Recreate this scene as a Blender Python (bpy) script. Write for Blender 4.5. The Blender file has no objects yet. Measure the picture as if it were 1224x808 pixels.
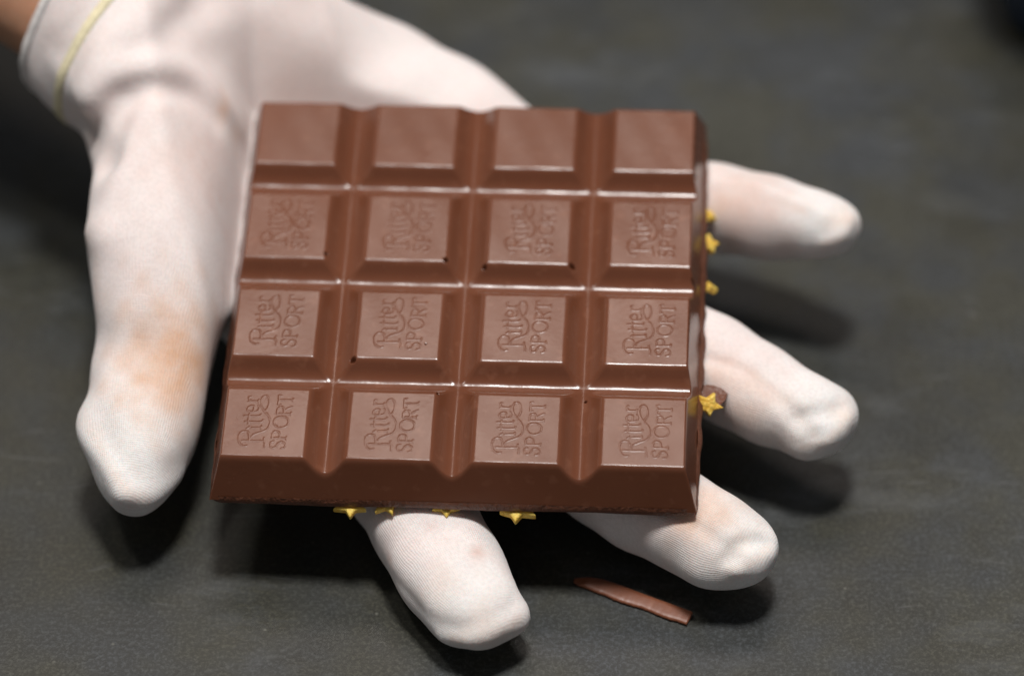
import bpy, math, random
import numpy as np
from mathutils import Matrix, Vector
random.seed(4); rng = np.random.default_rng(4)
MM = 0.001
scene = bpy.context.scene

# ---------------------------------------------------------------- camera
# all lengths below are millimetres; objects are linked at 1/1000 (metres)
F_PX, CX, CY, W_PX = 4404.0, 612.0, 404.0, 1224.0
ELEV = 45.0                                   # camera looks down at 45 degrees
a_ = math.radians(90 - ELEV)
RC = np.array([[1, 0, 0], [0, math.cos(a_), -math.sin(a_)], [0, math.sin(a_), math.cos(a_)]])
R_BC = np.array([[0.99833791, 0.05123357, -0.02639197],
                 [-0.02500353, 0.79764278, 0.60261167],
                 [0.05192531, -0.60095018, 0.79759805]])      # bar frame -> camera frame
T_BC = np.array([-8.56, 11.21, -673.4])
BAR_R = RC @ R_BC
BAR_O = np.array([0.0, 0.0, 35.5])            # centre of the bar's top face
CAM = BAR_O - RC @ T_BC
cam_d = bpy.data.cameras.new("camera"); cam = bpy.data.objects.new("camera", cam_d)
scene.collection.objects.link(cam); scene.camera = cam
cam.location = Vector(CAM * MM); cam.rotation_euler = (a_, 0, 0)
cam_d.sensor_width = 36.0; cam_d.lens = F_PX / W_PX * 36.0
cam_d.clip_start = 0.05; cam_d.clip_end = 50
cam_d.dof.use_dof = True; cam_d.dof.focus_distance = 0.656
cam_d.dof.aperture_fstop = 6.0

# ---------------------------------------------------------------- light
world = bpy.data.worlds.new("World"); scene.world = world; world.use_nodes = True
world.node_tree.nodes['Background'].inputs[0].default_value = (0.95, 0.97, 1.0, 1)
world.node_tree.nodes['Background'].inputs[1].default_value = 0.14

def area(name, loc, target, size, power, color, size_y=None):
    l = bpy.data.lights.new(name, 'AREA'); l.energy = power; l.color = color
    if size_y: l.shape = 'RECTANGLE'; l.size = size; l.size_y = size_y
    else: l.shape = 'DISK'; l.size = size
    o = bpy.data.objects.new(name, l); scene.collection.objects.link(o)
    o.location = loc
    o.rotation_euler = (Vector(target) - Vector(loc)).to_track_quat('-Z', 'Y').to_euler()
    return o
area('ceiling_lamp', (0.04, 0.02, 1.7), (0, 0, 0), 0.27, 26.0, (1.0, 0.97, 0.94))
area('ceiling_lamp_far', (-0.55, 0.15, 1.6), (0, 0, 0), 0.16, 4.0, (1.0, 0.96, 0.90))
area('ceiling_panel', (-0.06, 0.775, 1.635), (-0.06, 0.775, 0), 0.75, 5.6, (1.0, 0.85, 0.76), 0.33)

scene.view_settings.view_transform = 'Standard'; scene.view_settings.look = 'None'
scene.view_settings.exposure = 0.0; scene.view_settings.gamma = 1.0
scene.render.engine = 'CYCLES'

# ---------------------------------------------------------------- helpers
def ray(px, py):
    return RC @ np.array([(px - CX) / F_PX, -(py - CY) / F_PX, -1.0])
def at(px, py, z):
    """world point (mm) seen at pixel px,py that stands z mm over the table"""
    d = ray(px, py); return CAM + d * ((z - CAM[2]) / d[2])
def bar_at(px, py, h):
    """point in the bar's own frame seen at px,py on its plane of height h"""
    d = BAR_R.T @ ray(px, py); c = BAR_R.T @ (CAM - BAR_O)
    return c + d * ((h - c[2]) / d[2])
def px_per_mm(p):
    c = RC.T @ (np.asarray(p) - CAM); return F_PX / -c[2]

def link(name, me, mat=None, parent=None):
    o = bpy.data.objects.new(name, me); scene.collection.objects.link(o)
    if mat: me.materials.append(mat)
    if parent is not None: o.parent = parent
    return o
def mesh(name, V, Fc, smooth=True, normals=None):
    me = bpy.data.meshes.new(name)
    V = np.asarray(V, dtype=np.float32) * MM; Fc = np.asarray(Fc)
    if Fc.ndim == 2:
        n, k = Fc.shape
        me.vertices.add(len(V)); me.vertices.foreach_set('co', V.ravel())
        me.loops.add(n * k); me.loops.foreach_set('vertex_index', Fc.astype(np.int32).ravel())
        me.polygons.add(n); me.polygons.foreach_set('loop_start', np.arange(0, n * k, k, dtype=np.int32))
    else:
        me.from_pydata(V.tolist(), [], [list(map(int, f)) for f in Fc])
    me.update(calc_edges=True); me.validate()
    me.polygons.foreach_set('use_smooth', [smooth] * len(me.polygons))
    if normals is not None:
        me.normals_split_custom_set_from_vertices(normals.tolist())
    me.update(); return me
def tag(o, label=None, cat=None, group=None, kind=None):
    for k, v in (('label', label), ('category', cat), ('group', group), ('kind', kind)):
        if v: o[k] = v
    return o

class NT:
    def __init__(s, name):
        s.m = bpy.data.materials.new(name); s.m.use_nodes = True
        s.t = s.m.node_tree; s.b = s.t.nodes['Principled BSDF']
    def n(s, typ, **kw):
        o = s.t.nodes.new(typ)
        for k, v in kw.items():
            if k.startswith('_'): setattr(o, k[1:], v)
            else:
                key = k.replace('__', ' ')
                o.inputs[key].default_value = v
        return o
    def l(s, a, b): s.t.links.new(a, b)
    def noise(s, scale, detail=3, rough=0.55, vec=None):
        o = s.n('ShaderNodeTexNoise', Scale=scale, Detail=detail, Roughness=rough)
        if vec is not None: s.l(vec, o.inputs['Vector'])
        return o.outputs['Fac']
    def ramp(s, fac, *stops):
        r = s.n('ShaderNodeValToRGB'); e = r.color_ramp.elements
        while len(e) > 1: e.remove(e[-1])
        for i, (p, c) in enumerate(stops):
            if not isinstance(c, (tuple, list)): c = (c, c, c)
            q = e[0] if i == 0 else e.new(p)
            q.position = p; q.color = (*c, 1)
        s.l(fac, r.inputs[0]); return r.outputs[0]
    def mix(s, fac, a, b, mode='MIX'):
        o = s.n('ShaderNodeMix', _data_type='RGBA', _blend_type=mode)
        for i, v in ((0, fac), (6, a), (7, b)):
            if isinstance(v, (int, float)): o.inputs[i].default_value = v
            elif isinstance(v, tuple): o.inputs[i].default_value = (*v, 1)
            else: s.l(v, o.inputs[i])
        return o.outputs[2]
    def math(s, op, a, b=0.0):
        o = s.n('ShaderNodeMath', _operation=op)
        for i, v in ((0, a), (1, b)):
            if isinstance(v, (int, float)): o.inputs[i].default_value = v
            else: s.l(v, o.inputs[i])
        return o.outputs[0]
    def bump(s, h, strength, dist, prev=None):
        o = s.n('ShaderNodeBump', Strength=strength, Distance=dist); s.l(h, o.inputs['Height'])
        if prev is not None: s.l(prev, o.inputs['Normal'])
        return o.outputs[0]

# ---------------------------------------------------------------- materials
def mat_chocolate(name, rough=0.215, dark=1.0, frac=False):
    t = NT(name); co = t.n('ShaderNodeTexCoord').outputs['Object']
    big = t.noise(45, 4, 0.6, co); fine = t.noise(900, 3, 0.6, co)
    c = t.ramp(big, (0.3, tuple(v * dark for v in (0.128, 0.042, 0.0195))), (0.7, tuple(v * dark for v in (0.152, 0.052, 0.0255))))
    speck = t.ramp(t.noise(420, 2, 0.5, co), (0.60, 0.0), (0.75, 1.0))
    c = t.mix(t.math('MULTIPLY', speck, 0.25), c, tuple(v * dark for v in (0.26, 0.11, 0.065)))
    t.l(c, t.b.inputs['Base Color'])
    r = t.ramp(t.noise(70, 5, 0.65, co), (0.3, rough - 0.03), (0.75, rough + 0.09))
    t.l(r, t.b.inputs['Roughness'])
    t.b.inputs['IOR'].default_value = 1.48
    t.b.inputs['Subsurface Weight'].default_value = 0.06
    t.b.inputs['Subsurface Radius'].default_value = (1.0, 0.35, 0.15)
    t.b.inputs['Subsurface Scale'].default_value = 0.0008
    n = t.bump(t.noise(60, 2, 0.5, co), 0.14, 0.0005)
    n = t.bump(fine, 0.9 if frac else 0.22, 0.00035 if frac else 0.00010, n)
    if frac: n = t.bump(t.noise(260, 4, 0.7, co), 0.8, 0.0009, n)
    t.l(n, t.b.inputs['Normal']); return t.m
M_CHOC = mat_chocolate('milk_chocolate')
M_CHOC_R = mat_chocolate('rough_chocolate', 0.42, 0.92, True)

def mat_glove():
    t = NT('white_cotton_knit'); co = t.n('ShaderNodeTexCoord').outputs['Object']
    st = t.n('ShaderNodeAttribute', _attribute_name='stain'); sep = t.n('ShaderNodeSeparateColor'); t.l(st.outputs['Color'], sep.inputs[0])
    brk = t.noise(160, 4, 0.65, co); soft = t.noise(40, 3, 0.5, co)
    base = t.mix(t.ramp(soft, (0.35, 0.0), (0.65, 1.0)), (0.83, 0.765, 0.75), (0.81, 0.71, 0.69))
    base = t.mix(sep.outputs[2], base, (0.87, 0.86, 0.85))                    # loose fabric over the tips, whiter
    def amt(ch, k): return t.math('MULTIPLY', ch, t.ramp(brk, (0.30, 0.55 * k), (0.62, k)))
    base = t.mix(amt(sep.outputs[0], 1.0), base, (0.66, 0.36, 0.19))          # chocolate and caramel stains
    base = t.mix(amt(sep.outputs[1], 1.0), base, (0.62, 0.38, 0.31))
    thread = t.noise(1500, 2, 0.6, co)
    base = t.mix(t.ramp(thread, (0.35, 0.16), (0.6, 0.0)), base, (0.45, 0.38, 0.36))
    t.l(base, t.b.inputs['Base Color'])
    t.b.inputs['Roughness'].default_value = 0.85
    t.b.inputs['Sheen Weight'].default_value = 0.15
    t.b.inputs['Specular IOR Level'].default_value = 0.2
    t.b.inputs['Subsurface Weight'].default_value = 0.35
    t.b.inputs['Subsurface Radius'].default_value = (1.0, 0.6, 0.5)
    t.b.inputs['Subsurface Scale'].default_value = 0.0022
    # knit: two crossed families of fine ribs following the hand
    n = t.bump(t.noise(95, 3, 0.5, co), 0.18, 0.0010)
    wv = t.n('ShaderNodeAttribute', _attribute_name='weave'); ws = t.n('ShaderNodeSeparateXYZ'); t.l(wv.outputs['Vector'], ws.inputs[0])
    wob = t.math('MULTIPLY', t.noise(260, 2, 0.5, co), 0.9)
    for ch, per, k in ((0, 0.40, 0.35), (1, 0.44, 0.5)):
        sn = t.math('SINE', t.math('MULTIPLY', t.math('ADD', ws.outputs[ch], wob), 2 * math.pi / per))
        n = t.bump(t.math('MULTIPLY', sn, ws.outputs[2]), k, 0.00004, n)
    n = t.bump(t.noise(1500, 2, 0.6, co), 0.45, 0.00012, n)
    t.l(n, t.b.inputs['Normal']); return t.m
M_GLOVE = mat_glove()

def mat_simple(name, col, rough, col2=None, scale=300, bump=0.2, bd=0.0002, sss=0.0, coat=0.0):
    t = NT(name); co = t.n('ShaderNodeTexCoord').outputs['Object']
    c = t.mix(t.ramp(t.noise(scale, 3, 0.6, co), (0.35, 0.0), (0.65, 1.0)), col, col2 or tuple(v * 0.82 for v in col))
    t.l(c, t.b.inputs['Base Color']); t.b.inputs['Roughness'].default_value = rough
    if sss:
        t.b.inputs['Subsurface Weight'].default_value = sss; t.b.inputs['Subsurface Scale'].default_value = 0.003
        t.b.inputs['Subsurface Radius'].default_value = (1.0, 0.4, 0.2)
    t.l(t.bump(t.noise(scale * 2, 3, 0.6, co), bump, bd), t.b.inputs['Normal']); return t.m
M_SKIN = mat_simple('skin', (0.50, 0.27, 0.17), 0.5, (0.44, 0.22, 0.13), 150, 0.3, 0.0004, 0.3)
M_YELLOW_THREAD = mat_simple('yellow_thread', (0.82, 0.74, 0.50), 0.85, None, 900, 0.5, 0.0002)
M_HEM = mat_simple('white_hem', (0.80, 0.76, 0.74), 0.85, None, 700, 0.4, 0.0002)
M_STAR = mat_simple('yellow_sugar', (0.78, 0.44, 0.04), 0.55, (0.86, 0.60, 0.13), 600, 1.0, 0.0005, 0.2)
M_BLUE = mat_simple('dark_blue_plastic', (0.012, 0.035, 0.075), 0.4, (0.010, 0.028, 0.06), 60)

def mat_table():
    t = NT('dark_worktop'); co = t.n('ShaderNodeTexCoord').outputs['Object']
    mott = t.noise(28, 6, 0.65, co); grain = t.noise(1250, 3, 0.8, co); mid = t.noise(200, 5, 0.75, co)
    c = t.mix(t.ramp(mott, (0.3, 0.0), (0.7, 1.0)), (0.016, 0.0162, 0.0138), (0.027, 0.027, 0.0235))
    c = t.mix(t.math('MULTIPLY', t.ramp(grain, (0.47, 0.0), (0.66, 1.0)), 0.70), c, (0.078, 0.080, 0.077))
    c = t.mix(t.math('MULTIPLY', t.ramp(mid, (0.48, 0.0), (0.80, 1.0)), 0.30), c, (0.060, 0.062, 0.060))
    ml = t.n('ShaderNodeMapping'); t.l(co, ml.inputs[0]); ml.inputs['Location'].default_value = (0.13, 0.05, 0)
    painted_refl = t.ramp(t.noise(5.5, 3, 0.5, ml.outputs[0]), (0.38, 0.0), (0.60, 1.0))  # broad olive-to-cool reflection of the room, painted into the worktop colour
    c = t.mix(1.0, c, t.mix(painted_refl, (0.62, 0.61, 0.48), (1.05, 1.10, 1.16)), 'MULTIPLY')
    c = t.mix(1.0, c, t.mix(t.ramp(t.noise(45, 3, 0.6, co), (0.40, 0.0), (0.60, 1.0)), (1.05, 1.0, 0.78), (0.94, 1.0, 1.14)), 'MULTIPLY')
    # chalky wiped smears and a few dust specks
    mp = t.n('ShaderNodeMapping'); t.l(co, mp.inputs[0]); mp.inputs['Scale'].default_value = (1, 2.4, 1); mp.inputs['Rotation'].default_value = (0, 0, 0.5)
    sm = t.ramp(t.noise(17, 5, 0.75, mp.outputs[0]), (0.54, 0.0), (0.78, 1.0))
    c = t.mix(t.math('MULTIPLY', sm, 0.45), c, (0.12, 0.13, 0.14))
    for k, (sc, off) in enumerate(((9, 0.0), (13, 0.4))):
        mq = t.n('ShaderNodeMapping'); t.l(co, mq.inputs[0]); mq.inputs['Location'].default_value = (off, 0.7 * k, 0.3); mq.inputs['Rotation'].default_value = (0, 0, 0.4 + 1.3 * k); mq.inputs['Scale'].default_value = (1, 5, 1)
        ln = t.math('ABSOLUTE', t.math('SUBTRACT', t.noise(sc, 1, 0.4, mq.outputs[0]), 0.5)); ln = t.ramp(ln, (0.0, 1.0), (0.006, 0.0))
        c = t.mix(t.math('MULTIPLY', t.math('MULTIPLY', ln, t.ramp(t.noise(60, 2, 0.5, mq.outputs[0]), (0.57, 0.0), (0.66, 1.0))), 0.22), c, (0.17, 0.175, 0.18))
    vo = t.n('ShaderNodeTexVoronoi', Scale=130.0); t.l(co, vo.inputs['Vector'])
    sp = t.ramp(vo.outputs['Distance'], (0.0, 1.0), (0.055, 0.0))
    c = t.mix(t.math('MULTIPLY', sp, 0.35), c, (0.30, 0.30, 0.26))
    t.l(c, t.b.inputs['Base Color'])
    r = t.ramp(t.noise(55, 5, 0.7, co), (0.3, 0.40), (0.7, 0.56)); t.l(r, t.b.inputs['Roughness'])
    t.l(t.bump(grain, 0.35, 0.00012), t.b.inputs['Normal']); return t.m
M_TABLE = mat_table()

# ---------------------------------------------------------------- table top
def rounded_slab(x0, x1, y0, y1, z0, z1, r):
    V = [(x, y, z) for z, e in ((z0, 0), (z1 - r, 0), (z1, r)) for x, y in ((x0 + e, y0 + e), (x1 - e, y0 + e), (x1 - e, y1 - e), (x0 + e, y1 - e))]
    Fc = [(3, 2, 1, 0), (8, 9, 10, 11)]
    for l in (0, 4):
        for k in range(4): Fc.append((l + k, l + (k + 1) % 4, l + 4 + (k + 1) % 4, l + 4 + k))
    return V, Fc
V, Fc = rounded_slab(-900, 900, -700, 900, -30, 0, 2)
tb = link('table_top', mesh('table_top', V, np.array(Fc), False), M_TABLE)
tag(tb, 'dark grey speckled worktop with faint smears under the hand', kind='structure')

# ================================================================ chocolate bar
P, HX, HY, GD = 22.5, 7.50, 7.56, 3.2
EX, EY, BX, BY, HB = 33.75 + 7.28, 33.75 + 7.40, 43.3, 44.85, 8.7
def smin(a, b, k):
    h = np.clip(0.5 + 0.5 * (b - a) / k, 0, 1); return b * (1 - h) + a * h - k * h * (1 - h)
def smax(a, b, k): return -smin(-a, -b, k)

# the raised lettering of one square, as strokes in the square's own 0..1 frame (px of a close look)
def cm(pts, n=6, closed=False):
    P_ = np.array(pts, float); N = len(P_); out = []
    for i in range(N if closed else N - 1):
        g = lambda j: P_[j % N] if closed else P_[min(max(j, 0), N - 1)]
        p0, p1, p2, p3 = g(i - 1), g(i), g(i + 1), g(i + 2)
        for q in range(n):
            s = q / n
            out.append(0.5 * ((2 * p1) + (-p0 + p2) * s + (2 * p0 - 5 * p1 + 4 * p2 - p3) * s * s + (-p0 + 3 * p1 - 3 * p2 + p3) * s ** 3))
    out.append(P_[0] if closed else P_[-1]); return np.array(out)
STROKES = [
    cm([(392, 618), (360, 622), (325, 600), (308, 555), (316, 510), (345, 488), (385, 492), (402, 525), (406, 568)]),     # R bowl
    cm([(345, 572), (440, 574), (535, 572), (553, 590), (556, 626)]), cm([(545, 574), (543, 545)]),                        # R stem, foot
    cm([(406, 566), (436, 522), (490, 498), (548, 474), (577, 435), (578, 385), (556, 342), (520, 308), (488, 262), (476, 215),
        (488, 175), (515, 162), (543, 180), (554, 225), (545, 272), (518, 308)]),                                        # leg and swash
    cm([(418, 455), (508, 452)]), cm([(376, 462), (388, 455), (396, 448)]), cm([(508, 440), (508, 464)]),                   # i
    cm([(352, 400), (440, 403), (500, 400), (512, 385)]), cm([(340, 347), (430, 350), (478, 347), (490, 332)]),             # t t
    cm([(382, 420), (380, 372), (384, 330)]),
    cm([(418, 304), (418, 264), (392, 257), (366, 272), (362, 296), (385, 310), (430, 310), (462, 296), (468, 272), (458, 252)]),  # e
    cm([(362, 216), (410, 214), (456, 215)]), cm([(456, 202), (456, 230)]), cm([(384, 212), (364, 196), (364, 178), (376, 174)]),  # r
    cm([(632, 574), (612, 580), (605, 602), (616, 626), (642, 630), (662, 614), (676, 590), (704, 576), (734, 588), (742, 612), (730, 630), (708, 634)]),  # S
    cm([(612, 542), (680, 542), (748, 542)]), cm([(614, 546), (614, 505), (634, 484), (664, 486), (682, 508), (682, 542)]), cm([(746, 530), (746, 554)]),  # P
    cm([(683 + 68 * math.cos(a), 398 + 51 * math.sin(a)) for a in np.linspace(0, 2 * math.pi, 12, endpoint=False)], 5, True),                           # O
    cm([(634, 322), (700, 322), (766, 322)]), cm([(636, 326), (638, 285), (656, 262), (684, 264), (698, 290), (698, 322)]), cm([(698, 296), (730, 274), (768, 258)]), cm([(766, 312), (766, 334)]),  # R
    cm([(638, 238), (640, 200), (638, 160)]), cm([(640, 198), (700, 197), (772, 198)]), cm([(638, 238), (660, 240)]), cm([(638, 160), (660, 157)]), cm([(772, 186), (772, 210)]),  # T
]
SEG = []
for s in STROKES:
    X = (s[:, 0] - 145) / 772 * 2 * HX - HX; Y = (720 - s[:, 1]) / 628 * 2 * HY - HY
    q = np.stack([X, Y], 1); SEG.append(np.concatenate([q[:-1], q[1:]], 1))
SEG = np.concatenate(SEG)
def letter_dist(X, Y):
    D = np.full(X.shape, 9.0)
    for ax, ay, bx, by in SEG:
        dx, dy = bx - ax, by - ay; L = dx * dx + dy * dy + 1e-9
        s = np.clip(((X - ax) * dx + (Y - ay) * dy) / L, 0, 1)
        D = np.minimum(D, np.hypot(X - ax - s * dx, Y - ay - s * dy))
    return D
STEP = 0.125
PITS = [(*bar_at(px, py, -0.5)[:2], r) for px, py, r in
        ((533, 311, .42), (579, 317.5, .36), (684, 316.5, .50), (830, 329, .50), (389.5, 303.5, .28), (422, 429, .48), (700, 470, .22), (509, 412, .15), (831, 205, .28), (523, 470, .2))]
def height(X, Y, ci, ri):
    cx, cy = (ci - 1.5) * P, (1.5 - ri) * P
    def prof(d, half): return smin(0 * d, -(d - half) * 1.18, 0.5)
    big = 0 * X
    bx = big.copy(); by = big.copy()
    inx = np.where(X > cx, ci < 3, ci > 0); iny = np.where(Y > cy, ri > 0, ri < 3)
    bx = np.where(inx, prof(np.abs(X - cx), HX), 0.0); by = np.where(iny, prof(np.abs(Y - cy), HY), 0.0)
    H = smin(bx, by, 1.0)
    H = smax(H, 0 * X - GD, 1.5)
    H = smin(H, -(np.abs(X) - EX) * (HB / (BX - EX)), 1.1)
    H = smin(H, -(np.abs(Y) - EY) * (HB / (BY - EY)), 1.1)
    # slight sag of the faces and hand-made unevenness
    H = H + 0.05 * np.sin(X * 0.21 + 1.3) * np.sin(Y * 0.17 + 0.4) + 0.02 * np.sin(X * 0.83 + Y * 0.4)
    for px, py, r in PITS:
        d = np.hypot(X - px, Y - py); H = H - 1.5 * np.exp(-(d / r) ** 4)
    return H
bar = bpy.data.objects.new('chocolate_bar', None); scene.collection.objects.link(bar)
bar.matrix_world = Matrix.LocRotScale(Vector(BAR_O * MM), Matrix(BAR_R.tolist()), None)
tag(bar, 'square milk chocolate bar of sixteen embossed squares resting on the gloved palm', 'chocolate bar')
n_in = int(round(P / STEP))
lx = np.linspace(-P / 2, P / 2, n_in + 1)
for ri in range(4):
    for ci in range(4):
        cx, cy = (ci - 1.5) * P, (1.5 - ri) * P
        xs = cx + lx; ys = cy + lx
        if ci == 0: xs = np.concatenate([np.linspace(-BX, -EX - 0.3, 22), xs[xs > -EX - 0.25]])
        if ci == 3: xs = np.concatenate([xs[xs < EX + 0.25], np.linspace(EX + 0.3, BX, 22)])
        if ri == 3: ys = np.concatenate([np.linspace(-BY, -EY - 0.3, 24), ys[ys > -EY - 0.25]])
        if ri == 0: ys = np.concatenate([ys[ys < EY + 0.25], np.linspace(EY + 0.3, BY, 24)])
        X, Y = np.meshgrid(xs, ys)
        LD = letter_dist(X - cx, Y - cy)
        amp = [0.004, 0.044, 0.042, 0.034][ri] * [1.0, 0.95, 1.05, 1.0][ci]
        if (ri, ci) == (1, 3): amp = 0.048
        hw = 0.17
        def letters(D): return amp * np.exp(-(D / hw) ** 2)
        def Hf(Xq, Yq, D): return height(Xq, Yq, ci, ri) + letters(D)
        Z = Hf(X, Y, LD)
        e = 0.03
        Zx = (Hf(X + e, Y, letter_dist(X + e - cx, Y - cy)) - Hf(X - e, Y, letter_dist(X - e - cx, Y - cy))) / (2 * e)
        Zy = (Hf(X, Y + e, letter_dist(X - cx, Y + e - cy)) - Hf(X, Y - e, letter_dist(X - cx, Y - e - cy))) / (2 * e)
        N = np.stack([-Zx, -Zy, np.ones_like(Z)], -1); N /= np.linalg.norm(N, axis=-1, keepdims=True)
        Vt = np.stack([X, Y, Z], -1).reshape(-1, 3); N = N.reshape(-1, 3)
        ny, nx = X.shape; I = np.arange(nx * ny).reshape(ny, nx)
        Q = np.stack([I[:-1, :-1], I[:-1, 1:], I[1:, 1:], I[1:, :-1]], -1)
        lm = (LD < hw * 2.2); lq = lm[:-1, :-1] & lm[1:, :-1] & lm[:-1, 1:] & lm[1:, 1:]
        def sub(Qs):
            u, inv = np.unique(Qs.ravel(), return_inverse=True); return Vt[u], inv.reshape(-1, 4), N[u]
        v, f, nn = sub(Q[~lq]); sq = link('chocolate_square', mesh('chocolate_square', v, f, True, nn), M_CHOC, bar)
        if ri > 0:
            v, f, nn = sub(Q[lq]); link('lettering', mesh('lettering', v, f, True, nn), M_CHOC, sq)
        else:
            v, f, nn = sub(Q[lq]); link('worn_lettering', mesh('worn_lettering', v, f, True, nn), M_CHOC, sq)

# rough underside with a thin uneven flash round the rim
pts = []
def rim(n=360):
    out = []
    for k in range(n):
        t = k / n * 4; s = int(t); f = t - s
        x, y = [(-BX + 2 * BX * f, -BY), (BX, -BY + 2 * BY * f), (BX - 2 * BX * f, BY), (-BX, BY - 2 * BY * f)][s]
        r = 2.2; ax, ay = abs(x) - (BX - r), abs(y) - (BY - r)
        if ax > 0 and ay > 0:
            d = math.hypot(ax, ay)
            if d > 0: q = r / max(d, r); x = math.copysign(BX - r + ax * q, x); y = math.copysign(BY - r + ay * q, y)
        out.append((x, y, s))
    return out
R_ = rim(); Vt = []; Fc = []; n = len(R_)
for li, (z, e) in enumerate(((-7.9, -0.25), (-8.6, 0.05), (-9.4, 0.18), (-9.9, -0.2), (-10.2, -1.6))):
    for k, (x, y, s) in enumerate(R_):
        w = 0.10 * math.sin(k * 0.31) + 0.08 * math.sin(k * 0.83 + 2) + rng.normal() * 0.03
        ex = e + w * (0.3 if s == 0 else 1.0)
        if s == 1 and li in (1, 2, 3): ex += 0.15 + 0.6 * max(0, math.sin((k - 90) / 90 * math.pi * 1.0)) * (0.75 + 0.25 * math.sin(k * 0.9))
        L = math.hypot(x, y); 
        nx_, ny_ = (1 if x > 0 else -1) * (abs(x) > BX - 2.3) * 1.0, (1 if y > 0 else -1) * (abs(y) > BY - 2.3) * 1.0
        m_ = math.hypot(nx_, ny_) or 1
        Vt.append((x + ex * nx_ / m_, y + ex * ny_ / m_, z + (0.15 * math.sin(k * 0.21) if li > 1 else 0)))
for li in range(4):
    for k in range(n): a, b = li * n + k, li * n + (k + 1) % n; Fc.append((b, a, a + n, b + n))
Vt.append((0, 0, -10.0)); c0 = len(Vt) - 1
for k in range(n): Fc.append((4 * n + (k + 1) % n, 4 * n + k, c0))
me = bpy.data.meshes.new('underside'); me.from_pydata([(x * MM, y * MM, z * MM) for x, y, z in Vt], [], Fc); me.update()
me.polygons.foreach_set('use_smooth', [True] * len(me.polygons))
link('underside', me, M_CHOC_R, bar)

# star sprinkles pressed into the underside, peeping out at the rim
def star_mesh(R, r, th):
    V = []; n = 10; jit = [random.uniform(0.74, 1.08) for _ in range(n)]
    for z, s in ((-th / 2, 0.90), (-th * 0.28, 1.0), (th * 0.28, 1.0), (th / 2, 0.90)):
        for k in range(n):
            q = (R if k % 2 == 0 else r) * s * jit[k]; a = k * math.pi / 5 + math.pi / 2
            V.append((q * math.cos(a), q * math.sin(a), z))
    Fc = []
    for l in range(3):
        for k in range(n): a, b = l * n + k, l * n + (k + 1) % n; Fc.append([a, b, b + n, a + n])
    V += [(0, 0, -th / 2), (0, 0, th / 2 + 0.15)]
    for k in range(n):
        Fc.append([(k + 1) % n, k, 4 * n]); Fc.append([3 * n + k, 3 * n + (k + 1) % n, 4 * n + 1])
    me = bpy.data.meshes.new('star_sprinkle'); me.from_pydata([tuple(c * MM for c in v) for v in V], [], Fc); me.update()
    b = None; return me
def star(px, py, h, R, rot, th=1.5, outward=None, tilt=(0, 0), at_=None):
    p = bar_at(px, py, h) if at_ is None else np.array(at_)
    o = link('star_sprinkle', star_mesh(R, R * 0.56, th), M_STAR, bar)
    o.location = Vector(p * MM); o.rotation_euler = (math.radians(tilt[0]), math.radians(tilt[1]), math.radians(rot))
    bv = o.modifiers.new('soft_edges', 'BEVEL'); bv.width = 0.00018; bv.segments = 2; bv.limit_method = 'ANGLE'
    return o
STARS = [(420, 605, -10.7, 3.4, 180, 1.3, (4, 0)), (463, 602, -10.6, 2.9, 205, 1.2, (0, 6)), (532, 605, -10.7, 2.9, 190, 1.2, (-4, -5)),
         (620, 610, -10.9, 3.4, 172, 1.5, (6, 3)), (757, 607, -8.9, 1.5, 20, 0.7, (60, 10)),
         (847, 258, -10.4, 1.9, 30, 1.3, (0, 40)), (846, 293, -10.2, 2.7, 10, 1.5, (10, 35)), (844, 342, -10.2, 2.3, 50, 1.4, (0, 50)),
         (844, 413, -10.2, 1.8, 70, 1.2, (0, 30))]
for px, py, h, R, ro, th, tl in STARS: star(px, py, h, R, ro, th, tilt=tl)
s_big = star(846, 484, -9.6, 2.9, -14, 2.0, tilt=(34, 28))

# thin flake of flash left on the rim beside the big star
fp = np.array([bar_at(x, y, -10.4) for x, y in ((836, 461), (850, 461), (862, 464), (870, 470), (867, 479), (859, 487), (848, 490), (834, 484))]); fn = len(fp)
fv = [tuple(np.array([p[0], p[1], p[2] + z + 0.15 * math.sin(k * 1.7)]) * MM) for z in (-0.25, 0.25) for k, p in enumerate(fp)]
me = bpy.data.meshes.new('chocolate_flake'); me.from_pydata(fv, [], [list(range(fn))[::-1], list(range(fn, 2 * fn))] + [[k, (k + 1) % fn, fn + (k + 1) % fn, fn + k] for k in range(fn)]); me.update()
o = link('chocolate_flake', me, M_CHOC_R, bar); bv = o.modifiers.new('soft_edges', 'BEVEL'); bv.width = 0.00012; bv.segments = 2

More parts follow.
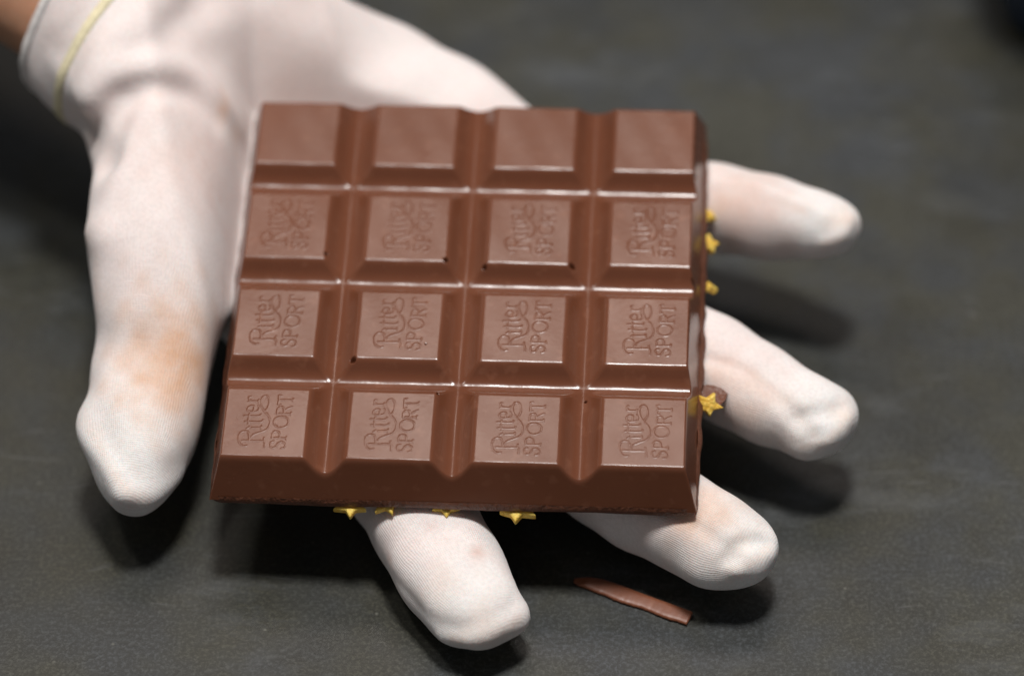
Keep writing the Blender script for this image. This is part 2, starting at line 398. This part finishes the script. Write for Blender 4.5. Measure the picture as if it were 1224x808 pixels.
# ================================================================ gloved hand
def tube_pts(ctrl, n):
    """ctrl rows: px, py, z mm, half width px, half thickness mm -> dense samples (x,y,z,w,h)"""
    rows = []
    for px, py, z, wp, h in ctrl:
        p = at(px, py, z); rows.append((*p, wp / px_per_mm(p), h))
    return cm(rows, n)
UP = np.array([0, 0, 1.0])
def tube_sdf(S, Pt, e=2.3, up=UP):
    D = np.full(Pt.shape[0], 60.0, np.float32)
    for i in range(len(S) - 1):
        a, b = S[i], S[i + 1]; ax = b[:3] - a[:3]; L = np.linalg.norm(ax)
        if L < 1e-6: continue
        ax = ax / L; s = np.cross(ax, up); s /= np.linalg.norm(s); nn = np.cross(s, ax)
        q = Pt - a[:3].astype(np.float32)
        t = np.clip(q @ ax.astype(np.float32), 0, L); f = t / L
        w = a[3] + (b[3] - a[3]) * f; h = a[4] + (b[4] - a[4]) * f
        off = q - t[:, None] * ax.astype(np.float32)
        A = np.abs(off @ s.astype(np.float32)) / w; B = np.abs(off @ nn.astype(np.float32)) / h; C = np.abs(off @ ax.astype(np.float32)) / np.minimum(w, h)
        r = (A ** e + B ** e + C ** e + 1e-9) ** (1 / e)
        D = np.minimum(D, (r - 1) * np.minimum(w, h))
    return D
PR = dict(
 index=[(215, 75, 43, 70, 14), (262, 160, 29, 66, 12.5), (312, 265, 14.5, 70, 11.0), (375, 385, 12, 72, 10.5), (432, 500, 11.0, 66, 9.0), (498, 612, 10.0, 66, 8.6), (532, 670, 9.6, 65, 8.3), (562, 715, 9.2, 60, 7.0), (582, 742, 9.0, 44, 4.6)],
 middle=[(240, 60, 44, 70, 14), (335, 150, 21, 76, 12), (445, 315, 15, 72, 10.5), (560, 430, 13.0, 62, 9.2), (680, 535, 12.5, 59, 8.8), (755, 590, 12.5, 59, 8.6), (825, 628, 12.5, 58, 8.0), (872, 652, 12.2, 50, 6.6), (893, 662, 12, 38, 5)],
 ring=[(260, 45, 44, 70, 14), (395, 120, 25, 78, 12), (520, 250, 19, 74, 10.5), (650, 330, 18.0, 62, 9.2), (770, 397, 18.5, 59, 8.8), (850, 438, 18.5, 59, 8.6), (915, 474, 18.5, 56, 7.8), (965, 497, 18.3, 48, 6.4), (990, 508, 18, 38, 4.8)],
 pinky=[(300, 40, 44, 66, 14), (440, 92, 27.5, 50, 11), (560, 158, 23, 54, 9), (690, 215, 22, 54, 8.6), (780, 236, 22.5, 52, 8.2), (850, 248, 24, 51, 8.2), (920, 260, 25.0, 48, 7.8), (965, 268, 26, 41, 6.6), (996, 275, 27, 30, 4.8)],
 thumb=[(195, 120, 42, 74, 12), (200, 200, 38, 88, 13.5), (197, 285, 33, 92, 13.0), (190, 370, 27, 76, 11.5), (180, 450, 21, 71, 10.5), (170, 515, 18, 65, 9.2), (164, 560, 16.5, 48, 7.0), (160, 583, 16, 33, 4.8)],
 wrist=[(-150, -195, 60, 146, 21), (-10, -105, 56, 142, 21), (105, -30, 51, 150, 20), (212, 64, 42, 154, 15.5), (285, 100, 28, 124, 11)],
 heel=[(266, 130, 29, 60, 9.5), (278, 205, 26, 64, 9.5), (270, 280, 22, 58, 8.5), (252, 345, 17, 36, 7)],
 mound=[(250, 95, 31, 60, 12), (330, 138, 23, 75, 10), (430, 142, 22, 70, 9.5), (530, 150, 22, 50, 8)],
 slab=[(228, 58, 39, 100, 13), (330, 95, 27, 90, 10), (440, 125, 25, 62, 9.5), (545, 148, 24, 46, 8)],
 web=[(250, 230, 26, 55, 11), (300, 330, 16, 44, 9), (345, 420, 12, 40, 8)],
)
TUBES = {k: tube_pts(v, 6) for k, v in PR.items()}
KS = dict(index=5, middle=5, ring=5, pinky=6, thumb=7, wrist=14, web=10, heel=9, mound=9, slab=10)
allp = np.concatenate([t for k, t in TUBES.items()])
lo = np.array([-135, allp[:, 1].min() - 14, 0.4]); hi = np.array([allp[:, 0].max() + 14, allp[:, 1].max() + 34, 84.0])
GS = 0.72
gx = [np.arange(lo[i], hi[i], GS, dtype=np.float32) for i in range(3)]
shape = tuple(len(g) for g in gx)
D = np.full(shape, 50.0, np.float32)
def region(S, m):
    a = S[:, :3].min(0) - m; b = S[:, :3].max(0) + m; sl = []
    for i in range(3):
        i0 = int(np.clip(math.floor((a[i] - gx[i][0]) / GS), 0, shape[i])); i1 = int(np.clip(math.ceil((b[i] - gx[i][0]) / GS) + 1, 0, shape[i])); sl.append(slice(i0, i1))
    return tuple(sl)
def grid_pts(sl):
    G = np.meshgrid(*[gx[i][sl[i]] for i in range(3)], indexing='ij'); return np.stack([g.ravel() for g in G], 1)
def add(S, k, margin=None, e=2.3, step=8):
    # several short boxes along the tube keep the work small
    for i in range(0, len(S) - 1, step):
        seg = S[i:i + step + 1]; m = seg[:, 3:5].max() + k + 3
        sl = region(seg, m); Pt = grid_pts(sl)
        if Pt.shape[0] == 0: continue
        d = tube_sdf(seg, Pt, e).reshape(D[sl].shape)
        yield sl, d
def stamp(name, k):
    T = np.full(shape, 50.0, np.float32)
    for sl, d in add(TUBES[name], k): T[sl] = np.minimum(T[sl], d)
    sl = region(TUBES[name], TUBES[name][:, 3:5].max() + k + 4)
    h = np.clip(0.5 + 0.5 * (T[sl] - D[sl]) / k, 0, 1)
    near = (T[sl] < 40) & (D[sl] < 40)
    u = T[sl] * (1 - h) + D[sl] * h - k * h * (1 - h)
    D[sl] = np.where(near, u, np.minimum(T[sl], D[sl]))
for nm in ('wrist', 'index', 'middle', 'ring', 'pinky', 'web', 'heel', 'mound', 'slab', 'thumb'): stamp(nm, KS[nm])

# even out the hollows of the palm, where the loose cloth bridges them
def box_blur(A, r):
    for ax in range(3):
        pad = [(0, 0)] * 3; pad[ax] = (r + 1, r); c = np.cumsum(np.pad(A, pad, mode='edge'), axis=ax, dtype=np.float64)
        a = [slice(None)] * 3; b = [slice(None)] * 3; a[ax] = slice(2 * r + 1, None); b[ax] = slice(0, -(2 * r + 1))
        A = ((c[tuple(a)] - c[tuple(b)]) / (2 * r + 1)).astype(np.float32)
    return A
pc = at(345, 70, 38); pr = 46.0
bs = tuple(slice(int(np.clip((pc[i] - pr - lo[i]) / GS, 0, shape[i])), int(np.clip((pc[i] + pr - lo[i]) / GS, 0, shape[i]))) for i in range(3))
blk = np.clip(D[bs], -9, 9); sm_ = box_blur(box_blur(blk, 6), 6) - 0.8
G = np.meshgrid(*[gx[i][bs[i]] for i in range(3)], indexing='ij')
rr_ = np.sqrt((G[0] - pc[0]) ** 2 + (G[1] - pc[1]) ** 2 + (G[2] - pc[2]) ** 2)
wt = np.clip((pr - 2 - rr_) / 20, 0, 1); wt = wt * wt * (3 - 2 * wt)
D[bs] = np.where(np.abs(D[bs]) < 12, D[bs] * (1 - wt) + sm_ * wt, D[bs]); del G

def sample(p):
    q = (np.asarray(p) - lo) / GS; i = np.floor(q).astype(int)
    if (i < 0).any() or (i >= np.array(shape) - 1).any(): return 50.0
    f = q - i; c = D[i[0]:i[0] + 2, i[1]:i[1] + 2, i[2]:i[2] + 2].astype(float)
    c = c[0] * (1 - f[0]) + c[1] * f[0]; c = c[0] * (1 - f[1]) + c[1] * f[1]; return c[0] * (1 - f[2]) + c[1] * f[2]
def surf(px, py):
    d = ray(px, py); t = (83 - CAM[2]) / d[2]; t1 = (1 - CAM[2]) / d[2]
    while t < t1:
        p = CAM + d * t
        if sample(p) < 0: return p
        t += 0.5
    return None
# the bar presses its shape into the palm (nothing of the glove inside the bar)
for i0 in range(0, shape[0], 40):
    G = np.meshgrid(gx[0][i0:i0 + 40], gx[1], gx[2], indexing='ij')
    q = (np.stack([g.ravel() for g in G], 1) - BAR_O.astype(np.float32)) @ BAR_R.astype(np.float32)
    dx = np.maximum(np.abs(q[:, 0]) - BX - 0.2, 0); dy = np.maximum(np.abs(q[:, 1]) - BY - 0.2, 0)
    dx = dx * dx / (dx + 2.0); dy = dy * dy / (dy + 2.0); far_ = np.hypot(dx, dy) - 14
    ceil = -10.3 + 14 * (1 - np.exp(-(dx / 2.0 + dy / 5.0))) + 0.7 * dx + 0.25 * dy + 0.65 * (far_ + np.sqrt(far_ ** 2 + 30))
    c_ = (q[:, 2] - ceil).reshape(G[0].shape); A = D[i0:i0 + 40]
    h = np.clip(0.5 + 0.5 * (A - c_) / 1.5, 0, 1); D[i0:i0 + 40] = c_ * (1 - h) + A * h + 1.5 * h * (1 - h)
# folds and puckers of the loose fabric: thin ridges (+) and creases (-) laid along the surface
def fold(path, r, amp, k=2.5):
    pp = [surf(x, y) for x, y in path]; pp = [p for p in pp if p is not None]
    if len(pp) < 2: return
    S = cm([(*p, 1.0, 1.0) for p in pp], 5)
    sl = region(S, r * 2.6); Pt = grid_pts(sl)
    dd = np.full(Pt.shape[0], 1e9, np.float32)
    for i in range(len(S) - 1):
        a, b = S[i, :3], S[i + 1, :3]; v = b - a; L = v @ v + 1e-9
        t = np.clip(((Pt - a) @ v) / L, 0, 1); dd = np.minimum(dd, np.linalg.norm(Pt - a - t[:, None] * v, axis=1))
    D[sl] -= (amp * np.exp(-(dd / r) ** 2)).reshape(D[sl].shape).astype(np.float32)
FOLDS = [
 ([(108, 118), (135, 92), (180, 78), (225, 88), (262, 118), (285, 150)], 3.0, 2.6),          # arc over the thumb root
 ([(118, 150), (140, 118), (185, 104), (228, 116), (258, 145)], 2.6, -1.9),
 ([(105, 108), (130, 66), (170, 28), (205, -10)], 3.6, 2.0), ([(95, 150), (112, 170), (128, 190)], 3.0, -1.5),
 ([(150, 120), (138, 155), (128, 195)], 3.0, -1.4), ([(200, 60), (255, 30), (300, 5)], 5.0, 1.2), ([(165, 60), (215, 30), (245, 0)], 4.0, -1.0),
 ([(250, 60), (300, 90), (320, 118)], 5.0, -0.9), ([(330, 20), (400, 60), (470, 110)], 6.0, 0.9), ([(75, 60), (100, 20), (120, -15)], 3.0, -0.9),
 ([(275, 130), (290, 170), (292, 230)], 2.2, 1.0), ([(98, 262), (110, 275), (125, 282)], 3.5, 1.2), ([(112, 400), (140, 410), (165, 408)], 4.0, -0.9),
 ([(100, 500), (106, 520), (130, 560), (150, 592)], 2.0, 0.9), ([(150, 592), (185, 594), (215, 570)], 2.0, 0.7), ([(118, 500), (150, 560), (200, 560)], 3.0, -0.5),
 # finger side seams and puckered tips
 ([(842, 428), (885, 440), (925, 468), (955, 500), (972, 520)], 1.20, -0.89), ([(955, 500), (985, 492), (1010, 486)], 1.35, -1.15), ([(1008, 484), (1012, 500), (985, 530)], 1.20, 1.02),
 ([(700, 560), (760, 590), (850, 640), (880, 668)], 1.20, -0.64), ([(870, 668), (890, 648), (918, 650)], 1.20, -1.40), ([(922, 640), (918, 662), (880, 682)], 1.12, 1.02),
 ([(465, 700), (490, 735), (530, 760), (565, 766), (600, 752), (622, 735)], 1.27, 0.8), ([(475, 690), (505, 728), (545, 748), (590, 738), (612, 722)], 1.20, -0.30), ([(440, 640), (455, 680), (468, 705)], 1.88, -0.5),
 ([(455, 625), (520, 612), (560, 625)], 3.00, 0.64), ([(850, 218), (900, 222), (955, 240), (990, 258)], 1.35, 0.89), ([(985, 292), (1005, 282), (1016, 262)], 1.12, 1.15), ([(2960, 262), (2985, 270), (2998, 286)], 1.20, -0.89),
]
for path, r, amp in FOLDS: fold(path, r, amp)
# squared seam corners at the tips
def nub(px, py, z, r, k=3.0):
    c = at(px, py, z); S = np.array([(*c, r, r * 0.8), (*(c + np.array([0.3, 0, 0])), r, r * 0.8)]); sl = region(S, r + 6)
    T = tube_sdf(S, grid_pts(sl), 2.0).reshape(D[sl].shape); h = np.clip(0.5 + 0.5 * (T - D[sl]) / k, 0, 1)
    D[sl] = T * (1 - h) + D[sl] * h - k * h * (1 - h)
for a in ((617, 737, 8.5, 2.4, 3), (1003, 489, 17.5, 2.6, 4), (1008, 263, 28, 1.8, 4), (905, 650, 12, 3.0, 4), (960, 524, 16, 3.2, 4), (112, 508, 19, 3.0, 5), (835, 672, 11, 3.2, 5)): nub(*a)
# broad cloth unevenness
def waves(Xs, Ys, Zs):
    return (0.28 * np.sin(Xs * 0.21 + Ys * 0.13 + 1) * np.sin(Ys * 0.17 - Zs * 0.2) + 0.16 * np.sin(Xs * 0.45 - Ys * 0.38 + Zs * 0.3))
D += waves(gx[0][:, None, None], gx[1][None, :, None], gx[2][None, None, :]).astype(np.float32)
# flat where the hand rests on the table
D = np.maximum(D, (0.9 - gx[2])[None, None, :])
# hem of the cuff: cut across the forearm
AX = TUBES['wrist'][0, :3] - TUBES['wrist'][14, :3]; AX /= np.linalg.norm(AX)
HEM_C = at(95, -41, 52) + AX * -7.0
cutn = AX
G = np.meshgrid(*gx, indexing='ij')
D = np.maximum(D, ((G[0] - HEM_C[0]) * cutn[0] + (G[1] - HEM_C[1]) * cutn[1] + (G[2] - HEM_C[2]) * cutn[2] - 0.0).astype(np.float32)); del G
D[0] = D[-1] = 5; D[:, 0] = D[:, -1] = 5; D[:, :, 0] = np.maximum(D[:, :, 0], 0.5); D[:, :, -1] = 5

def surface_nets(D):
    S = D < 0
    nx, ny, nz = D.shape
    cnt = np.zeros((nx - 1, ny - 1, nz - 1), np.int8)
    for i in (0, 1):
        for j in (0, 1):
            for k in (0, 1): cnt += S[i:nx - 1 + i, j:ny - 1 + j, k:nz - 1 + k]
    act = (cnt > 0) & (cnt < 8); idx = np.argwhere(act)
    vid = -np.ones(act.shape, np.int32); vid[act] = np.arange(len(idx))
    acc = np.zeros((len(idx), 3)); num = np.zeros(len(idx))
    C = [(i, j, k) for i in (0, 1) for j in (0, 1) for k in (0, 1)]
    for a in C:
        for ax in range(3):
            if a[ax]: continue
            b = list(a); b[ax] = 1
            va = D[idx[:, 0] + a[0], idx[:, 1] + a[1], idx[:, 2] + a[2]].astype(float); vb = D[idx[:, 0] + b[0], idx[:, 1] + b[1], idx[:, 2] + b[2]].astype(float)
            m = (va < 0) != (vb < 0); t = np.where(m, va / (va - vb + 1e-12), 0)
            p = np.tile(np.array(a, float), (len(idx), 1)); p[:, ax] += t
            acc[m] += p[m]; num[m] += 1
    V = idx + acc / num[:, None]
    Fs = []
    for ax in range(3):
        o1, o2 = (ax + 1) % 3, (ax + 2) % 3
        sl0 = [slice(1, -1)] * 3; sl1 = [slice(1, -1)] * 3; sl0[ax] = slice(0, -1); sl1[ax] = slice(1, None)
        A, B = S[tuple(sl0)], S[tuple(sl1)]; e = np.argwhere(A != B)
        inside = A[tuple(e.T)]
        base = e.copy(); base[:, o1] += 1; base[:, o2] += 1
        def c(d1, d2):
            q = base.copy(); q[:, o1] -= d1; q[:, o2] -= d2; return vid[q[:, 0], q[:, 1], q[:, 2]]
        f = np.stack([c(1, 1), c(0, 1), c(0, 0), c(1, 0)], 1)
        f[~inside] = f[~inside][:, ::-1]; Fs.append(f)
    return V, np.concatenate(Fs)
Vg, Fg = surface_nets(D)
Vg = Vg * GS + np.array([g[0] for g in gx])
# light relaxation removes the grid's stair steps
E_ = np.concatenate([Fg[:, [0, 1]], Fg[:, [1, 2]], Fg[:, [2, 3]], Fg[:, [3, 0]]]); E_ = np.concatenate([E_, E_[:, ::-1]])
deg = np.bincount(E_[:, 0], minlength=len(Vg))[:, None]
for it in range(2):
    nb = np.stack([np.bincount(E_[:, 0], weights=Vg[E_[:, 1], c], minlength=len(Vg)) for c in range(3)], 1) / deg
    Vg = Vg * 0.4 + nb * 0.6

person = bpy.data.objects.new('person', None); scene.collection.objects.link(person)
person.location = Vector(at(330, 200, 0) * MM); PO = at(330, 200, 0)
tag(person, "person's open right hand in a stained white cotton glove holding the chocolate bar palm up", 'person')
me = mesh('glove', Vg - PO, Fg); glove = link('glove', me, M_GLOVE, person)
# stain attribute: R caramel-brown, G pinkish cocoa, B loose white tips
col = np.zeros((len(Vg), 4), np.float32); col[:, 3] = 1
def blot(px, py, r, amt, ch, sx=1.0, ang=0.0):
    p = surf(px, py)
    if p is None: return
    d = Vg - p; ca, sa = math.cos(ang), math.sin(ang)
    u = d[:, 0] * ca + d[:, 1] * sa; v = -d[:, 0] * sa + d[:, 1] * ca
    rr = np.sqrt((u / sx) ** 2 + v ** 2 + d[:, 2] ** 2)
    wob = 1 + 0.25 * np.sin(d[:, 0] * 0.9 + 1.3) * np.cos(d[:, 1] * 0.8)
    col[:, ch] = np.maximum(col[:, ch], amt * np.exp(-(rr * wob / r) ** 2))
for a in ((212, 430, 11, .9, 0, 1.0, 0), (205, 460, 7.5, .75, 0), (222, 400, 6, .35, 0), (240, 190, 12, .45, 1), (250, 220, 5, .5, 1), (262, 238, 2.0, .5, 1), (225, 225, 5, .2, 1),
          (266, 130, 2.2, .6, 0, 3.0, -0.9), (282, 160, 3, .35, 0, 1, 0), (190, 115, 1.8, .4, 1), (103, 285, 3, .35, 0), (95, 60, 6, .12, 0), (110, 150, 6, .2, 0),
          (863, 243, 3.5, .45, 0, 1, 0), (880, 235, 8, .25, 0, 1, 0), (900, 262, 9, .38, 1), (875, 452, 3.0, .35, 0, 3.5, -0.55), (915, 470, 2.2, .3, 0, 4, -0.6), (895, 495, 4, .4, 0), (870, 445, 8, .16, 1),
          (822, 618, 3.4, .9, 0), (840, 612, 7.5, .5, 0), (800, 610, 6, .3, 1), (862, 662, 5, .2, 0), (935, 520, 6, .2, 0),
          (466, 668, 1.8, .55, 1), (570, 660, 1.8, .6, 1), (515, 631, 1.3, .55, 1), (545, 628, 1.2, .3, 1), (524, 702, 4, .2, 0), (500, 640, 12, .16, 1), (575, 755, 6, .25, 0), (350, 90, 12, .10, 0), (1010, 262, 3, .4, 0), (1012, 495, 3, .3, 0), (300, 60, 20, .10, 1)):
    blot(*a)
def seam(path, amt, wid):
    pp = [surf(x, y) for x, y in path]; pp = [p for p in pp if p is not None]
    if len(pp) < 2: return
    S = cm([(*p, 1.0, 1.0) for p in pp], 6)[:, :3]
    m = ((Vg > S.min(0) - 4) & (Vg < S.max(0) + 4)).all(1); q = Vg[m]; dd = np.full(len(q), 1e9)
    for a, b in zip(S[:-1], S[1:]):
        v = b - a; t = np.clip(((q - a) @ v) / (v @ v + 1e-9), 0, 1); dd = np.minimum(dd, np.linalg.norm(q - a - t[:, None] * v, axis=1))
    col[m, 0] = np.maximum(col[m, 0], amt * np.exp(-(dd / wid) ** 2))
for path, amt, wid in (([(842, 428), (885, 440), (925, 468), (955, 500), (972, 520)], .30, 1.1), ([(1012, 492), (1004, 512), (985, 528), (958, 534)], .28, 1.0),
        ([(478, 715), (505, 745), (540, 762), (575, 764), (604, 752), (620, 740)], .30, 1.2), ([(918, 655), (900, 672), (870, 680)], .28, 1.1), ([(760, 600), (810, 632), (850, 665)], .22, 1.0),
        ([(104, 275), (112, 300), (118, 380), (112, 420)], .16, 1.6), ([(106, 505), (125, 545), (150, 585), (175, 598)], .22, 1.2), ([(1012, 268), (1002, 284), (985, 293)], .28, 1.0), ([(852, 225), (905, 232), (960, 252)], .2, 1.0)):
    seam(path, amt, wid)
for px, py, r in ((150, 545, 15), (985, 500, 12), (985, 268, 10), (890, 655, 12), (560, 725, 14)): blot(px, py, r, 1.0, 2)
SA = []
for k_, T_ in TUBES.items():
    if k_ in ('web', 'heel', 'mound', 'slab'): continue
    L_ = 0.0
    for i in range(len(T_) - 1):
        a, b = T_[i, :3], T_[i + 1, :3]; ax = b - a; l_ = np.linalg.norm(ax)
        if l_ < 1e-6: continue
        ax = ax / l_; s_ = np.cross(ax, UP); s_ /= np.linalg.norm(s_)
        SA.append((*a, *ax, *s_, *np.cross(s_, ax), L_, {'thumb': 30, 'wrist': 9e3}.get(k_, 62))); L_ += l_
SA = np.array(SA, np.float32); near = np.zeros(len(Vg), int)
for c0_ in range(0, len(Vg), 20000):
    q = Vg[c0_:c0_ + 20000].astype(np.float32)
    near[c0_:c0_ + 20000] = np.argmin(((q ** 2).sum(1)[:, None] - 2 * q @ SA[:, :3].T + (SA[:, :3] ** 2).sum(1)[None]), 1)
S_ = SA[near]; off = Vg - S_[:, :3]
wu = S_[:, 12] + (off * S_[:, 3:6]).sum(1); wv_ = np.arctan2((off * S_[:, 9:12]).sum(1), (off * S_[:, 6:9]).sum(1)) * 9.0
at_w = me.attributes.new('weave', 'FLOAT_VECTOR', 'POINT'); at_w.data.foreach_set('vector', np.stack([wu, wv_, np.clip((wu - S_[:, 13]) / 12, 0, 1)], 1).astype(np.float32).ravel())
ca_ = me.color_attributes.new('stain', 'FLOAT_COLOR', 'POINT'); ca_.data.foreach_set('color', col.ravel())

# ring strips that go round the cuff (hem and yellow stitching), found by walking out from the arm's axis
def axis_pt(off): return HEM_C + AX * off
Sw = TUBES['wrist']
def centre_near(p):
    k = np.argmin(np.abs((Sw[:, :3] - p) @ AX)); c = Sw[k, :3]; return c + AX * ((p - c) @ AX)
def ring(name, off, width, thick, mat, grow=0.0, parent=None):
    c = centre_near(axis_pt(off)); s = np.cross(AX, UP); s /= np.linalg.norm(s); u = np.cross(s, AX); V = []; n = 96
    for i in range(n):
        a = 2 * math.pi * i / n; d = s * math.cos(a) + u * math.sin(a); 
        for w_, t_ in ((-width / 2, -0.6), (-width / 2, thick * 0.6), (0.0, thick), (width / 2, thick * 0.6), (width / 2, -0.6)):
            b = c + AX * w_; r = 5.0
            while r < 60 and sample(b + d * r) < 0: r += 0.25
            V.append(b + d * (r + t_ + grow) - PO)
    Fc = [(i * 5 + k, i * 5 + (k + 1) % 5, ((i + 1) % n) * 5 + (k + 1) % 5, ((i + 1) % n) * 5 + k) for i in range(n) for k in range(5)]
    return link(name, mesh(name, V, np.array(Fc)), mat, parent)
ring('cuff_hem', -1.2, 1.6, 0.12, M_HEM, 0, glove)
ring('yellow_cuff_stitching', -10.5, 1.9, 0.12, M_YELLOW_THREAD, 0, glove)

# bare forearm running out of the cuff
Sf = np.array([(*(centre_near(axis_pt(o))), 21.3 + 0.05 * max(o, 0), 15.5 + 0.06 * max(o, 0)) for o in np.linspace(-16, 230, 24)])
Sf[:, :3] = [centre_near(axis_pt(0)) + AX * o for o in np.linspace(-16, 230, 24)]
s = np.cross(AX, UP); s /= np.linalg.norm(s); u = np.cross(s, AX); V = []; n = 64
for x, y, z, w, h in Sf:
    for i in range(n): a = 2 * math.pi * i / n; V.append(np.array([x, y, z]) + s * w * math.cos(a) + u * h * math.sin(a) - PO)
Fc = [(r * n + i, r * n + (i + 1) % n, (r + 1) * n + (i + 1) % n, (r + 1) * n + i) for r in range(len(Sf) - 1) for i in range(n)]
link('forearm', mesh('forearm', V, np.array(Fc)), M_SKIN, person)

# ================================================================ loose chocolate sliver on the table
A_, B_ = at(686, 691, 0.9), at(824, 738, 1.1)
ax = B_ - A_; L = np.linalg.norm(ax); ax /= L; sd = np.cross(UP, ax)
V = []; n = 70; m = 14
for i in range(n + 1):
    f = i / n
    w = 1.65 * (0.16 + 0.84 * min(1, f / 0.22) ** 0.7) * (1 - 0.10 * f) ; h = 0.48 * (0.4 + 0.6 * min(1, f / 0.1))
    bend = 0.45 * math.sin(f * math.pi) + 0.12 * math.sin(f * 8)
    c = A_ + ax * L * f + sd * bend; c[2] = h + 0.05
    for k in range(m):
        a = 2 * math.pi * k / m; x, z = math.cos(a), math.sin(a)
        x = math.copysign(abs(x) ** 0.55, x); z = math.copysign(abs(z) ** 0.45, z)
        r = 1.0
        if x < -0.3: r = 1 + 0.10 * math.sin(i * 0.23 + 1) + rng.normal() * 0.035
        V.append(c + sd * x * w * r + UP * (z * h + 0.22 * x * (1 if z > 0 else 0) + rng.normal() * 0.01))
Fc = [[r * m + k, r * m + (k + 1) % m, (r + 1) * m + (k + 1) % m, (r + 1) * m + k] for r in range(n) for k in range(m)]
Fc.append(list(range(m))[::-1]); Fc.append([n * m + k for k in range(m)])
org = at(755, 715, 0)
me = bpy.data.meshes.new('chocolate_sliver'); me.from_pydata([tuple((v - org) * MM) for v in V], [], Fc); me.update()
me.polygons.foreach_set('use_smooth', [True] * len(me.polygons))
sl_ = link('chocolate_sliver', me, mat_chocolate('sliver_chocolate', 0.36, 1.3)); sl_.location = Vector(org * MM)
tag(sl_, 'thin broken sliver of milk chocolate lying on the dark worktop', 'chocolate piece')

# ================================================================ dark blue tub at the far right
cb = at(1205, 62, 0)
tub = bpy.data.objects.new('plastic_tub', None); scene.collection.objects.link(tub); tub.location = Vector((cb + np.array([60, 50, 0])) * MM)
tag(tub, 'dark blue plastic tub, out of focus at the top right edge', 'tub')
def rrect(hx, hy, r, z, n=8):
    out = []
    for q, (sx, sy) in enumerate(((1, 1), (-1, 1), (-1, -1), (1, -1))):
        for k in range(n + 1):
            a = math.pi / 2 * (q + k / n); out.append((sx * (hx - r) + r * math.cos(a), sy * (hy - r) + r * math.sin(a), z))
    return out
def loft(loops):
    V = [p for l in loops for p in l]; n = len(loops[0]); Fc = []
    for i in range(len(loops) - 1):
        for k in range(n): Fc.append([i * n + k, i * n + (k + 1) % n, (i + 1) * n + (k + 1) % n, (i + 1) * n + k])
    Fc.append(list(range(n))[::-1]); Fc.append([(len(loops) - 1) * n + k for k in range(n)])
    me = bpy.data.meshes.new('m'); me.from_pydata([tuple(c * MM for c in v) for v in V], [], Fc); me.update()
    me.polygons.foreach_set('use_smooth', [True] * (len(Fc) - 2) + [False] * 2); return me
link('tub_body', loft([rrect(58, 48, 12, 0.3), rrect(60, 50, 13, 2), rrect(64, 54, 14, 46), rrect(62, 52, 13, 46.1), rrect(58, 48, 11, 3)]), M_BLUE, tub)
link('rim', loft([rrect(64.2, 54.2, 14, 44), rrect(67, 57, 16, 44), rrect(67.5, 57.5, 16, 45.5), rrect(67, 57, 16, 47), rrect(62.5, 52.5, 13, 47.2)][:4]), M_BLUE, tub)
